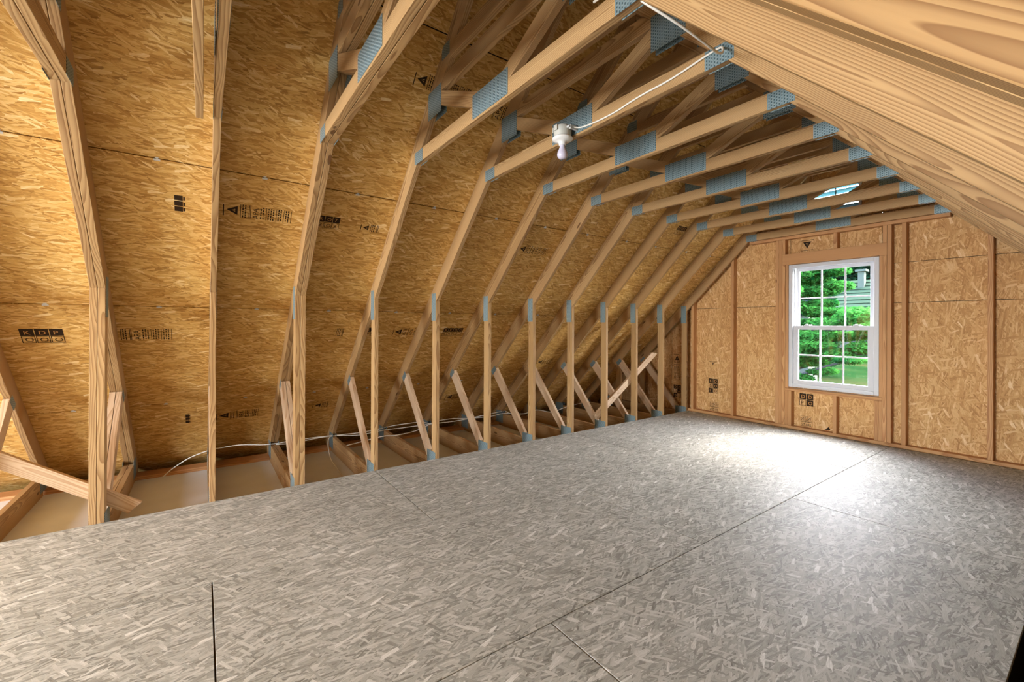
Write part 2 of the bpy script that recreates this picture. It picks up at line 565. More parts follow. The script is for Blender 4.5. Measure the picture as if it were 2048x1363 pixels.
for side in (-1, 1):
    R = roof_frame(side)
    for r, (a, b) in enumerate(zip(JX, JX[1:])):
        ys = [-4.82]+[q for q in (-1.829+0.02, 0.61, 3.048+0.02, 5.486+0.02)] + [6.3] if r % 2 == 0 else [-4.82, -0.61, 1.829+0.02, 4.267+0.02, 6.3]
        for y0, y1 in zip(ys, ys[1:]):
            ln, wd = y1-y0-0.005, (b-a)*math.sqrt(2)-0.007
            me = box_mesh('roof_panel', ln, wd, TS, OSB_ROOF, 0.0006)
            p = slope_point(side, (a+b)/2, (y0+y1)/2, TS/2)
            link('roof_panel', me, ceil, p, R)
# dark sheet added over the panels to keep sky light out of the joints
ROOF_SEAL = plain('roof_joint_seal', srgb(26, 25, 25), 0.95, var=0.1, spec=0.05)
for side in (-1, 1):
    link('roof_joint_seal', box_mesh('roof_joint_seal', 11.2, (MID+2.09)*math.sqrt(2), 0.004, ROOF_SEAL, 0), ceil,
         slope_point(side, (MID-2.07)/2, 0.74, TS+0.003), roof_frame(side))
# boards added to close the eaves against outside light, dark in place of shade
for side in (-1, 1):
    x = -2.075 if side < 0 else W+2.075
    board('eave_closure', (x-0.01, -4.82, -0.62), (x+0.01, 6.3, -0.33), ceil, SHADE_PANEL, 0)
    xa, xb = (-2.07, -1.63) if side < 0 else (W+1.63, W+2.07)
    board('soffit_closure', (xa, -4.82, -0.60), (xb, 6.3, -0.58), ceil, SHADE_PANEL, 0)
    xc = -1.64 if side < 0 else W+1.64
    board('eave_closure', (xc-0.01, -4.82, -0.60), (xc+0.01, 6.3, -0.222), ceil, SHADE_PANEL, 0)

# steel panel clips on the sheathing joints of the slope in view
clip_bm = bmesh.new()
add_box(clip_bm, (-0.016, -0.014, -0.003), (0.016, -0.002, 0.0005))
add_box(clip_bm, (-0.009, 0.002, -0.003), (0.009, 0.010, 0.0005))
add_box(clip_bm, (-0.005, -0.006, -0.006), (0.005, 0.006, -0.002))
clip_me = bm_mesh('panel_clip', clip_bm, STEEL)
for X in (-0.3075, 0.554, -1.169):
    for i in range(-2, 10):
        link('panel_clip', clip_me, ceil, slope_point(-1, X, (i+0.52)*IN+random.uniform(-.03, .03), -0.0005), roof_frame(-1))

# ------------------------------------------------------------------ trusses
def member(pts, name, thick, mat, bevel=0.0018):
    """polygon in truss X,Z; first two points give the long axis. Returns (name, mesh, loc, rot)"""
    a, b = Vector((pts[0][0], pts[0][1])), Vector((pts[1][0], pts[1][1]))
    ang = math.atan2(b.y-a.y, b.x-a.x)
    c = Vector((sum(p[0] for p in pts)/len(pts), sum(p[1] for p in pts)/len(pts)))
    ca, sa = math.cos(ang), math.sin(ang)
    loc = [((p[0]-c.x)*ca+(p[1]-c.y)*sa, -(p[0]-c.x)*sa+(p[1]-c.y)*ca) for p in pts]
    me = prism(name, loc, thick, mat, bevel)
    R = Matrix(((ca, 0, -sa), (0, 1, 0), (sa, 0, ca)))
    return (name, me, (c.x, 0, c.y), R)

def strip(a, b, w):
    """rectangle of width w round the centre line a-b"""
    a, b = Vector(a), Vector(b)
    d = (b-a).normalized()
    n = Vector((-d.y, d.x))*w/2
    return [tuple(a-n), tuple(b-n), tuple(b+n), tuple(a+n)]
mir = lambda pts: [(W-x, z) for x, z in pts]
zr = lambda x: ZK+x
raf = [(-1.86, zr(-1.86)), (MID-0.001, zr(MID-0.001)), (MID-0.001, zr(MID)+RV-0.001), (-1.86, zr(-1.86)+RV)]
stud = [(0, JT+0.001), (0, ZK-0.001), (-0.089, ZK-0.090), (-0.089, JT+0.001)]
C0, C1 = 2.491, 2.580
coll = [(C0-ZK+0.001, C0), (W-(C0-ZK)-0.001, C0), (W-(C1-ZK)-0.001, C1), (C1-ZK+0.001, C1)]
B0, B1 = 2.853, 2.942
tieB = [(B0-ZK+0.001, B0), (W-(B0-ZK)-0.001, B0), (W-(B1-ZK)-0.001, B1), (B1-ZK+0.001, B1)]
A0, A1 = 3.012, 3.101
tieA = [(A0-ZK+0.001, A0), (W-(A0-ZK)-0.001, A0), (W-(A1-ZK)-0.001, A1), (A1-ZK+0.001, A1)]
# diagonal web from rafter joint down to the middle of the collar tie
webV = [(1.243, 2.799), (1.727, 2.581), (1.9205, 2.581), (1.9205, 2.589), (1.309, 2.865)]
# lower diagonal web from rafter to the foot of the knee stud
webD = [(-0.090, JT+0.001), (-0.772, 0.770), (-0.858, 0.698), (-0.205, JT+0.001)]
webK = strip((-0.835, JT), (-0.835, 0.70), 0.089)
webK[1] = (-0.7905, zr(-0.7905)-0.001); webK[2] = (-0.8795, zr(-0.8795)-0.001)
joist = [(-1.60, JB), (W+1.60, JB), (W+1.575, JT), (-1.575, JT)]
joist_cut = [(-1.60, JB), (3.64, JB), (3.64, JT), (-1.575, JT)]

def build_set(lum, thick_k=1.0):
    t = T*thick_k
    S = {}
    S['rafter_l'] = member(raf, 'rafter', t, lum)
    S['rafter_r'] = member(mir(raf), 'rafter', t, lum)
    S['stud_l'] = member(stud, 'knee_stud', t*0.99, lum)
    S['stud_r'] = member(mir(stud), 'knee_stud', t*0.99, lum)
    S['coll'] = member(coll, 'collar_tie', t*0.985, lum)
    S['tieB'] = member(tieB, 'upper_tie', t*0.98, lum)
    S['tieA'] = member(tieA, 'upper_tie', t*0.98, lum)
    S['webV_l'] = member(webV, 'diagonal_web', t*0.97, lum)
    S['webV_r'] = member(mir(webV), 'diagonal_web', t*0.97, lum)
    S['webD_l'] = member(webD, 'eave_web', t*0.96, LUMBER_LIT)
    S['webD_r'] = member(mir(webD), 'eave_web', t*0.96, LUMBER_LIT)
    S['webK_l'] = member(webK, 'upright_web', t*0.95, lum)
    S['joist'] = member(joist, 'floor_joist', t, lum)
    S['joist_cut'] = member(joist_cut, 'floor_joist', t, lum)
    return S
SET = build_set(LUMBER)
ANG45 = math.radians(45)
PLATES = []     # (x0,x1,z0,z1, rotation)
def pl(x0, x1, z0, z1, ang=0.0, both=True):
    PLATES.append(((x0+x1)/2, (z0+z1)/2, x1-x0, z1-z0, ang))
    if both:
        PLATES.append((W-(x0+x1)/2, (z0+z1)/2, x1-x0, z1-z0, -ang))
pl(0.905, 1.040, 2.487, 2.575)
pl(1.740, 2.095, 2.503, 2.640, both=False)
pl(1.138, 1.335, 2.722, 2.905)
pl(1.345, 1.450, 3.040, 3.125)
N_UP = len(PLATES)
pl(-0.100, -0.012, 1.362, 1.632)
pl(-0.880, -0.770, 0.700, 0.762, ANG45)
pl(-0.195, -0.006, -0.11, 0.058)
pl(-1.68, -1.50, -0.16, 0.02)

def plate_mesh(w, h):
    return box_mesh('connector_plate', w, 0.0016, h, PLATE, 0)

def build_truss(i, double, label, right_stud, cut, extra_web=False, name=None, ties=True):
    root = empty(name or ('doubled_attic_truss' if double else 'attic_truss'), (0, i*IN, JB), label, 'truss', 'attic roof trusses')
    ys = [-0.0200, 0.0200] if double else [T/2]
    for y in ys:
        keys = ['rafter_l', 'rafter_r', 'stud_l', 'coll', 'tieB', 'tieA', 'webV_l', 'webV_r', 'webD_l']
        keys += ['stud_r', 'webD_r'] if right_stud else []
        keys += ['joist_cut' if cut else 'joist']
        if not ties:
            keys = [k for k in keys if k not in ('tieA', 'tieB')]
        if extra_web:
            keys += ['webK_l']
        for k in keys:
            nm, me, loc, R = SET[k]
            link(nm, me, root, (loc[0], y, loc[2]-JB), R)
    y0 = ys[0]-T/2-0.0008
    y1 = ys[-1]+T/2+0.0008
    for (x, z, w, h, ang) in PLATES:
        if x > 3.2 and z < 2 and not right_stud:
            continue
        if z > 3 and not ties:
            continue
        if x > 4 and cut:
            continue
        for y in (y0, y1):
            R = Matrix.Rotation(-ang, 3, 'Y')
            link('connector_plate', plate_mesh(w, h), root, (x, y, z-JB), R)
    return root

LABELS = {
    -2: 'attic roof truss at the left edge of the picture, beyond the low lateral brace',
    -1: 'doubled attic truss on the left, its paired knee studs crossed by the lateral brace',
    0: 'single attic truss seen edge-on between the two doubled trusses',
    1: 'doubled attic truss second from the left, with paired collar ties overhead',
    2: 'single attic truss just right of the second doubled truss',
    3: 'attic truss carrying the bare light bulb and its white cable',
    4: 'attic truss right behind the one with the light bulb',
    5: 'second attic truss behind the one with the light bulb, no brace on it',
    6: 'fifth attic truss counted from the window wall',
    7: 'attic truss whose knee stud holds the low end of the far pale brace',
    8: 'attic truss whose knee stud is crossed by the middle of the far pale brace',
    9: 'attic truss second from the window wall, where the far brace ends',
    10: 'attic truss standing against the window wall',
}
for i in range(-2, 11):
    build_truss(i, i in (-1, 1), LABELS[i], right_stud=(i <= -2 or i >= 6), cut=(-2 < i < 6), extra_web=i in (9, 10), ties=i < 10)

# lateral braces nailed to the back of the knee studs
def brace(name, a, b, w, t, label, ends):
    """a,b in (Y,Z) at the brace's centre line"""
    a, b = Vector(a), Vector(b)
    d = (b-a)
    L = d.length
    ang = math.atan2(d.y, d.x)
    poly = [(-L/2-ends[0], -w/2), (L/2+ends[1], -w/2), (L/2-ends[1], w/2), (-L/2+ends[0], w/2)]
    me = prism(name, poly, t, LUMBER_LIT)
    c = (a+b)/2
    ux = Vector((0, math.cos(ang), math.sin(ang)))
    uz = Vector((0, -math.sin(ang), math.cos(ang)))
    uy = uz.cross(ux)
    o = link(name, me, None, (-0.089-t/2-0.0005, c.x, c.y), Matrix((ux, uy, uz)).transposed())
    return tag(o, label, 'brace', 'lateral braces behind the knee studs')
brace('lateral_brace', (-2.30, 1.330), (-0.425, 0.030), 0.089, 0.036, 'pale lumber brace sloping down across the left doubled truss to the floor edge', (0.0, -0.012))
brace('lateral_brace', (4.18, 0.110), (5.43, 0.920), 0.089, 0.036, 'pale diagonal brace rising toward the window wall between the far knee studs', (0.0, 0.055))

# sistered board beside the edge-on truss's collar tie
sis = link('sistered_board', prism('sistered_board', [(-1.0, -0.06), (1.0, -0.06), (0.90, 0.06), (-0.94, 0.06)], 0.036, LUMBER), None, (1.91, -0.064, 2.533))
tag(sis, 'board nailed flat beside the collar tie of the edge-on truss', 'board')

# ------------------------------------------------------------------ gable walls
def clip_poly(poly, a, b, c):
    """keep a*x+b*z<=c"""
    out = []
    for i in range(len(poly)):
        p, q = poly[i], poly[(i+1) % len(poly)]
        fp, fq = a*p[0]+b*p[1]-c, a*q[0]+b*q[1]-c
        if fp <= 0:
            out.append(p)
        if fp*fq < 0:
            t = fp/(fp-fq)
            out.append((p[0]+(q[0]-p[0])*t, p[1]+(q[1]-p[1])*t))
    return out
def gable_panel(parent, x0, x1, z0, z1, y, rise=ZK+RV-0.002):
    g = 0.0026
    poly = [(x0+g, z0+g), (x1-g, z0+g), (x1-g, z1-g), (x0+g, z1-g)]
    poly = clip_poly(poly, -1, 1, rise)
    poly = clip_poly(poly, 1, 1, W+rise)
    if len(poly) < 3:
        return
    cx = sum(p[0] for p in poly)/len(poly)
    cz = sum(p[1] for p in poly)/len(poly)
    # the panel's flake direction runs up the wall: local x is world Z, local y across
    bm = bmesh.new()
    t = 0.0115
    a = [bm.verts.new((p[1]-cz, -(p[0]-cx), -t/2)) for p in poly]
    b = [bm.verts.new((p[1]-cz, -(p[0]-cx), t/2)) for p in poly]
    n = len(poly)
    bm.faces.new(a); bm.faces.new(b[::-1])
    for i in range(n):
        bm.faces.new((a[i], b[i], b[(i+1) % n], a[(i+1) % n]))
    me = bm_mesh('wall_panel', bm, OSB_WALL)
    R = Matrix((Vector((0, 0, 1)), Vector((-1, 0, 0)), Vector((0, -1, 0)))).transposed()
    return link('wall_panel', me, parent, (cx, y+t/2, cz), R)

wf = empty('wall_front', (0, 0, 0), 'strand board gable wall with exposed studs round the window', None, None, 'structure')
WX0, WX1, WZ0, WZ1 = 1.42, 2.344, 0.542, 2.112     # window frame
ZJ = 1.588
VX0, VX1, VZ0, VZ1 = 1.66, 2.16, 2.72, 3.06        # gable vent
for a, b in ((-2.1, -0.35), (-0.35, 0.69), (0.69, WX0-0.01), (WX1+0.01, 3.19), (3.19, 4.4), (4.4, 6.0)):
    gable_panel(wf, a, b, -0.6, ZJ, GY)
for a, b in ((-2.1, 0.69), (0.69, WX0-0.01)):
    gable_panel(wf, a, b, ZJ, 2.62, GY)
for a, b in ((WX1+0.01, 3.19), (3.19, 4.4)):
    gable_panel(wf, a, b, ZJ, 2.03, GY)
    gable_panel(wf, a, b, 2.03, 2.62, GY)
gable_panel(wf, WX0-0.01, WX1+0.01, -0.6, WZ0-0.008, GY)
gable_panel(wf, WX0-0.01, WX1+0.01, WZ1+0.008, 2.62, GY)
gable_panel(wf, 0.3, VX0, 2.62, 3.7, GY)
gable_panel(wf, VX1, 3.5, 2.62, 3.7, GY)
gable_panel(wf, VX0, VX1, 2.62, VZ0, GY)
gable_panel(wf, VX0, VX1, VZ1, 3.7, GY)
WALL_SEAL = plain('wall_joint_seal', srgb(30, 28, 26), 0.9, var=0.03)  # backing added to block light at the panel joints, dark so they read black
def seal_joint(parent, x0, x1, z0, z1, y):
    o = gable_panel(parent, x0, x1, z0, z1, y)
    o.name = 'wall_joint_seal'
    o.data.materials[0] = WALL_SEAL
for q in ((-2.1, WX0-0.004, -0.62, 2.66), (WX1+0.004, 6.0, -0.62, 2.66), (WX0-0.004, WX1+0.004, -0.62, WZ0-0.004), (WX0-0.004, WX1+0.004, WZ1+0.004, 2.66),
          (0.3, VX0+0.002, 2.66, 3.7), (VX1-0.002, 3.5, 2.66, 3.7), (VX0, VX1, 2.66, VZ0+0.002), (VX0, VX1, VZ1-0.002, 3.7)):
    seal_joint(wf, *q, GY+0.013)
F0, F1 = YG+0.002, GY-0.001                         # stud depth
def gs(name, x0, x1, z0, z1, d0=0.0):
    return board(name, (x0, F0+d0, z0), (x1, F1, z1), wf, LUMBER_WALL)
gs('bottom_plate', -0.05, 3.87, 0.001, 0.037)
gs('top_plate', 0.93, 2.915, 2.452, 2.490)
ZB = 0.038
ZT = 2.451
zl = lambda x: min(ZT, ZK+0.10+x)                   # cripple height under the left slope
zrr = lambda x: min(ZT, ZK+0.10+(W-x))
gs('stud', 0.05, 0.088, ZB, zl(0.05)-0.005)
gs('stud', 0.671, 0.709, ZB, zl(0.66))
gs('king_stud', 1.266, 1.304, ZB, ZT)
gs('king_stud', 1.305, 1.343, ZB, ZT)
gs('jack_stud', 1.344, 1.381, ZB, 2.119)
gs('jack_stud', 1.382, 1.419, ZB, 0.487)
gs('cripple_stud', 1.420, 1.458, ZB, 0.487)
gs('cripple_stud', 1.910, 1.948, ZB, 0.487)
gs('cripple_stud', 2.306, 2.344, ZB, 0.487)
gs('jack_stud', 2.345, 2.376, ZB, 0.487)
gs('jack_stud', 1.382, 1.418, 0.527, 2.119, 0.006)
gs('jack_stud', 2.346, 2.376, 0.527, 2.119, 0.006)
gs('jack_stud', 2.377, 2.414, ZB, 2.119)
gs('king_stud', 2.416, 2.454, ZB, ZT)
gs('stud', 2.540, 2.578, ZB, ZT)
gs('stud', 3.174, 3.212, ZB, zrr(3.212)-0.004)
gs('stud', 3.795, 3.833, ZB, zrr(3.833)-0.004)
gs('window_header', 1.344, 2.415, 2.120, 2.258)
gs('window_sill', 1.382, 2.376, 0.488, 0.526)
gs('cripple_stud', 1.344, 1.381, 2.259, ZT)
gs('cripple_stud', 1.912, 1.950, 2.259, ZT)
gs('cripple_stud', 2.377, 2.414, 2.259, ZT)
# sloping top plate beside the left roof slope
link('rake_plate', prism('rake_plate', [(-0.70, -0.019), (0.70, -0.019), (0.66, 0.019), (-0.66, 0.019)], 0.088, LUMBER_WALL), wf,
     (0.43, (F0+F1)/2, ZK+0.43+0.16), Matrix.Rotation(-ANG45, 3, 'Y'))

# rear gable, unseen behind the camera: same build, double window
wb = empty('wall_back', (0, 0, 0), 'strand board gable wall behind the camera', None, None, 'structure')
BX0, BX1, BZ0, BZ1 = 0.98, 2.82, 0.55, 2.10
for a, b, c, d in ((-2.1, BX0, -0.6, 2.62), (BX1, 6.0, -0.6, 2.62), (BX0, BX1, -0.6, BZ0), (BX0, BX1, BZ1, 2.62), (0.3, 3.5, 2.62, 3.7)):
    gable_panel(wb, a, b, c, d, YB-0.012)

# ------------------------------------------------------------------ window
win = empty('window_1', (1.882, 6.17, WZ0), 'white double hung window with six-over-six panes', None, None, 'structure')
def wbox(name, lo, hi, parent=win, mat=VINYL, bev=0.003):
    base = Vector((1.882, 6.17, WZ0))
    return board(name, Vector(lo)-base, Vector(hi)-base, parent, mat, bev)
fy0, fy1 = 6.150, 6.262
wbox('window_frame', (WX0, fy0, WZ0), (WX0+0.046, fy1, WZ1))
wbox('window_frame', (WX1-0.046, fy0, WZ0), (WX1, fy1, WZ1))
wbox('window_frame', (WX0+0.046, fy0, WZ1-0.046), (WX1-0.046, fy1, WZ1))
wbox('window_frame', (WX0+0.046, fy0, WZ0), (WX1-0.046, fy1, WZ0+0.040))
# parting strips of the sash tracks
wbox('sash_track', (WX0+0.046, 6.203, WZ0+0.04), (WX0+0.056, 6.213, WZ1-0.046))
wbox('sash_track', (WX1-0.056, 6.203, WZ0+0.04), (WX1-0.046, 6.213, WZ1-0.046))
def sash(y0, y1, z0, z1, stile, bot, top):
    e = empty('sash', (0, 0, 0))
    e.parent = win
    x0, x1 = WX0+0.058 if y0 > 6.2 else WX0+0.050, WX1-0.058 if y0 > 6.2 else WX1-0.050
    B = lambda n, lo, hi, m=VINYL, bv=0.002: wbox(n, lo, hi, e, m, bv)
    B('sash_stile', (x0, y0, z0), (x0+stile, y1, z1))
    B('sash_stile', (x1-stile, y0, z0), (x1, y1, z1))
    B('sash_rail', (x0+stile, y0, z0), (x1-stile, y1, z0+bot))
    B('sash_rail', (x0+stile, y0, z1-top), (x1-stile, y1, z1))
    gx0, gx1, gz0, gz1 = x0+stile, x1-stile, z0+bot, z1-top
    ym = (y0+y1)/2
    for k in (1, 2):
        xm = gx0+(gx1-gx0)*k/3
        B('muntin', (xm-0.008, ym-0.008, gz0), (xm+0.008, ym+0.008, gz1))
    zm = (gz0+gz1)/2
    B('muntin', (gx0, ym-0.0075, zm-0.008), (gx1, ym+0.0075, zm+0.008))
    for k in range(3):
        for j in range(2):
            xa, xb = gx0+(gx1-gx0)*k/3, gx0+(gx1-gx0)*(k+1)/3
            za, zb = gz0+(gz1-gz0)*j/2, gz0+(gz1-gz0)*(j+1)/2
            B('pane', (xa+0.002, ym-0.001, za+0.002), (xb-0.002, ym+0.001, zb-0.002), GLASS, 0)
    return e
sash(6.218, 6.250, 1.296, 2.064, 0.040, 0.034, 0.036)          # upper, outer
lo_s = sash(6.166, 6.200, WZ0+0.042, 1.330, 0.056, 0.052, 0.050)   # lower, inner
for x in (1.62, 2.13):
    wbox('sash_lock', (x-0.03, 6.168, 1.330), (x+0.03, 6.196, 1.342), lo_s)
    wbox('sash_lock', (x-0.012, 6.160, 1.338), (x+0.012, 6.180, 1.350), lo_s)

# louvred gable vent high on the wall
vent = empty('window_2', ((VX0+VX1)/2, GY, VZ0), 'louvred vent opening high in the gable above the collar ties', None, None, 'structure')
LOUV = plain('louvre_slat', srgb(92, 132, 140), 0.5, var=0.05)
vb = Vector(((VX0+VX1)/2, GY, VZ0))
def vbx(n, lo, hi, m=VINYL):
    return board(n, Vector(lo)-vb, Vector(hi)-vb, vent, m, 0.001)
vbx('vent_frame', (VX0, GY-0.02, VZ0), (VX0+0.025, GY+0.06, VZ1))
vbx('vent_frame', (VX1-0.025, GY-0.02, VZ0), (VX1, GY+0.06, VZ1))
vbx('vent_frame', (VX0+0.025, GY-0.02, VZ0), (VX1-0.025, GY+0.06, VZ0+0.02))
vbx('vent_frame', (VX0+0.025, GY-0.02, VZ1-0.02), (VX1-0.025, GY+0.06, VZ1))
vbx('vent_mullion', (1.902, GY-0.018, VZ0+0.02), (1.914, GY-0.004, VZ1-0.02), LOUV)
sl = box_mesh('louvre_slat', VX1-VX0-0.052, 0.062, 0.006, LOUV, 0)
for k in range(5):
    link('louvre_slat', sl, vent, (0, 0.026, 0.045+k*0.066), (math.radians(-38), 0, 0))

# ------------------------------------------------------------------ light fixture on the collar tie
fx = empty('ceiling_light', (1.905, 3*IN-0.063, 2.35), 'bare white light bulb in a porcelain holder hung from a collar tie', 'light')
box_prof = [(0.048, 0.132), (0.052, 0.134), (0.052, 0.194), (0.050, 0.197), (0.012, 0.197)]
jbx = link('junction_box', lathe_mesh('junction_box', box_prof, BOXGREY), fx)
jb = bmesh.new()
add_box(jb, (-0.013, -0.060, 0.164), (0.016, -0.049, 0.196))
add_box(jb, (-0.040, -0.046, 0.164), (-0.034, -0.036, 0.194))
jbo = link('clamp_tab', bm_mesh('clamp_tab', jb, BOXGREY), jbx)
hk = bmesh.new()
add_box(hk, (0.050, -0.012, 0.172), (0.072, 0.012, 0.184))
add_box(hk, (0.062, 0.0, 0.166), (0.074, 0.06, 0.190))
add_box(hk, (-0.02, 0.045, 0.160), (0.02, 0.0615, 0.20))
link('mounting_bracket', bm_mesh('mounting_bracket', hk, STEEL), fx)
lh = link('lamp_holder', lathe_mesh('lamp_holder', [(0.010, 0.134), (0.058, 0.132), (0.064, 0.126), (0.063, 0.119), (0.046, 0.110), (0.029, 0.104),
                                              (0.024, 0.097), (0.023, 0.086), (0.019, 0.084)], CERAMIC), fx)
link('bulb', lathe_mesh('bulb', [(0.006, 0.094), (0.0150, 0.092), (0.016, 0.078), (0.022, 0.060), (0.0295, 0.044), (0.0325, 0.030), (0.0318, 0.020),
                                (0.0275, 0.010), (0.0195, 0.0035), (0.010, 0.0005), (0.002, 0.0)], BULB), lh)

# cables
def cable(name, pts, rad, label):
    c = sum((Vector(p) for p in pts), Vector())/len(pts)
    me = tube_mesh(name, [Vector(p)-c for p in pts], rad, CABLE)
    return tag(link(name, me, None, c), label, 'cable')
yf = 3*IN-0.006
cable('lamp_cable', [(1.925, yf-0.10, 2.530), (1.965, yf-0.05, 2.530), (2.00, yf-0.001, 2.526), (2.09, yf, 2.514), (2.19, yf, 2.509), (2.30, yf, 2.512), (2.385, yf, 2.522), (2.48, yf, 2.528), (2.63, yf, 2.531),
                     (2.79, yf-0.002, 2.549), (2.86, yf-0.003, 2.555), (2.905, 1.79, 2.532), (2.935, 1.74, 2.478), (2.975, 1.63, 2.415), (2.99, 1.5, 2.400), (2.975, 1.36, 2.420),
                     (2.935, 1.272, 2.462), (2.88, 1.225, 2.520), (2.80, 1.212, 2.585), (2.70, 1.211, 2.60)], 0.0048,
      'white cable stapled along the collar tie from the light bulb to the roof slope')
Zc = 0.0
cable('eave_cable', [(-1.575, -0.36, -0.196), (-1.60, -0.28, -0.13), (-1.60, -0.15, -0.05), (-1.59, 0.0, 0.0), (-1.60, 0.10, 0.01), (-1.58, 0.29, 0.02), (-1.52, 0.52, 0.0), (-1.515, 0.716, 0.0), (-1.54, 0.935, 0.0),
                     (-1.55, 1.238, -0.008), (-1.49, 1.51, -0.005), (-1.52, 1.77, 0.0), (-1.56, 2.0, 0.01), (-1.55, 2.34, 0.01), (-1.47, 2.46, -0.008), (-1.53, 2.63, 0.0), (-1.52, 2.81, 0.004), (-1.48, 3.06, -0.01),
                     (-1.49, 3.32, 0.0), (-1.53, 3.69, 0.01), (-1.42, 3.74, -0.01), (-1.33, 3.93, -0.02), (-1.40, 4.24, -0.01), (-1.10, 4.32, -0.008), (-1.27, 4.65, -0.01), (-1.45, 5.36, 0.0)], 0.0052,
      'long white cable draped along the eave from the drywall to the far trusses')
cable('eave_cable', [(-1.50, 0.62, -0.008), (-1.49, 0.80, -0.02), (-1.53, 1.0, -0.012), (-1.52, 1.24, -0.006), (-1.44, 1.5, -0.02), (-1.46, 1.8, -0.008), (-1.50, 2.1, -0.02), (-1.43, 2.44, -0.006), (-1.46, 2.8, -0.02),
                     (-1.44, 3.06, -0.008), (-1.45, 3.4, -0.02), (-1.47, 3.66, -0.008), (-1.40, 4.0, -0.04), (-1.5, 4.27, -0.01)], 0.0052,
      'second white cable running beside the long one over the middle joists')
cable('eave_cable', [(-1.53, 1.26, -0.008), (-1.55, 1.20, -0.02), (-1.50, 1.165, -0.06), (-1.36, 1.14, -0.13), (-1.20, 1.13, -0.19), (-0.95, 1.12, -0.195), (-0.62, 1.10, -0.196), (-0.30, 1.09, -0.196), (0.05, 1.08, -0.196)], 0.0052,
      'short white cable dropping off the joist and running under the floor edge')
cable('eave_cable', [(-1.03, 1.255, -0.012), (-1.16, 1.45, -0.03), (-1.22, 1.72, -0.02), (-1.14, 1.84, -0.010), (-1.28, 2.15, -0.03), (-1.44, 2.45, -0.004)], 0.0052,
      'white cable cutting slantwise over two joists below the main run')

# ------------------------------------------------------------------ ink stamps on the panels
def text_faces(bm, body, size, x, y, z=0.0, rot=0.0):
    cu = bpy.data.curves.new('t', 'FONT')
    cu.body = body
    cu.size = size
    cu.resolution_u = 2
    ob = bpy.data.objects.new('t', cu)
    COL.objects.link(ob)
    me = bpy.data.meshes.new_from_object(ob)
    M = Matrix.Translation((x, y, z)) @ Matrix.Rotation(rot, 4, 'Z')
    me.transform(M)
    bm.from_mesh(me)
    bpy.data.objects.remove(ob)
    bpy.data.curves.remove(cu)
    bpy.data.meshes.remove(me)
def quad(bm, x0, y0, x1, y1, z=0.0):
    bm.faces.new([bm.verts.new(p) for p in ((x0, y0, z), (x1, y0, z), (x1, y1, z), (x0, y1, z))])
def tri(bm, pts, z=0.0):
    bm.faces.new([bm.verts.new((p[0], p[1], z)) for p in pts])
def scribble(bm, x0, x1, y0, y1, rows, rnd):
    """columns of print too small to read: short strokes"""
    dx = (x1-x0)/rows
    for r in range(rows):
        y = y0+rnd.uniform(0, 0.12)*(y1-y0)
        while y < y1-0.008:
            l = rnd.uniform(0.006, 0.02)
            quad(bm, x0+r*dx, y, x0+r*dx+dx*0.5, min(y+l, y1))
            y += l+rnd.uniform(0.004, 0.008)
def mark_triangle(bm, x, y, s, d=1):
    """open triangle mark, apex to -x (d=1)"""
    w = 0.16*s
    P = [(x, y), (x+d*s, y+0.55*s), (x+d*s, y-0.55*s)]
    Q = [(x+d*0.46*s, y), (x+d*0.78*s, y+0.18*s), (x+d*0.78*s, y-0.18*s)]
    for i in range(3):
        j = (i+1) % 3
        bm.faces.new([bm.verts.new((*p, 0)) for p in (P[i], P[j], Q[j], Q[i])])
    quad(bm, x+d*0.55*s, y-0.05*s, x+d*0.84*s, y+0.05*s)
STAMPS = {}
def stamp_row(w, h, tri_on, seed, apa=True):
    """long stamp: mark, rules, the letters APA turned on their side, unreadable columns"""
    rnd = random.Random(seed)
    bm = bmesh.new()
    x = -w/2
    if tri_on:
        quad(bm, x, -h*0.5, x+0.006, h*0.35)
        mark_triangle(bm, x+0.02, 0, h*0.62)
        x += h*0.62+0.035
    quad(bm, x, -h/2, x+0.004, h/2); x += 0.012
    scribble(bm, x, x+0.03, -h/2, h/2, 2, rnd); x += 0.04
    quad(bm, x, -h/2, x+0.004, h/2); quad(bm, x+0.008, -h/2, x+0.012, h/2); x += 0.022
    if apa:
        text_faces(bm, 'APA', h*0.46, x+h*0.34, -h*0.48, rot=math.radians(90)); x += h*0.34+0.012
    while x < w/2-0.03:
        n = rnd.choice((2, 3, 3))
        scribble(bm, x, x+n*0.015, -h/2, h/2, n, rnd); x += n*0.015+0.006
        quad(bm, x, -h/2, x+0.003, h/2); x += 0.012
    return bm_mesh('ink_stamp', bm, INK)
def stamp_grid(cols, rws, cell, letters, seed):
    """block of squares, some solid with the letter left bare, some outlined with an inked letter"""
    rnd = random.Random(seed)
    bm = bmesh.new(); bl = bmesh.new()
    k = 0
    for r in range(rws):
        for c in range(cols):
            x0, y0 = (c-cols/2)*cell, (rws/2-1-r)*cell
            ch = letters[k % len(letters)]; k += 1
            solid = (r == 0) if cols > 2 else (r+c) % 2 == 0 or r == 0
            if solid:
                quad(bm, x0+cell*.03, y0+cell*.03, x0+cell*.97, y0+cell*.97)
                if ch != ' ':
                    text_faces(bl, ch, cell*0.75, x0+cell*.25, y0+cell*.22, 0.0007)
            else:
                for a in ((0.03, 0.03, 0.97, 0.09), (0.03, 0.91, 0.97, 0.97), (0.03, 0.09, 0.09, 0.91), (0.91, 0.09, 0.97, 0.91)):
                    quad(bm, x0+cell*a[0], y0+cell*a[1], x0+cell*a[2], y0+cell*a[3])
                text_faces(bm, ch, cell*0.8, x0+cell*.22, y0+cell*.2)
    me = bm_mesh('ink_stamp', bm, INK)
    me2 = bm_mesh('stamp_letter', bl, PAPERINK) if len(bl.faces) else None
    return me, me2
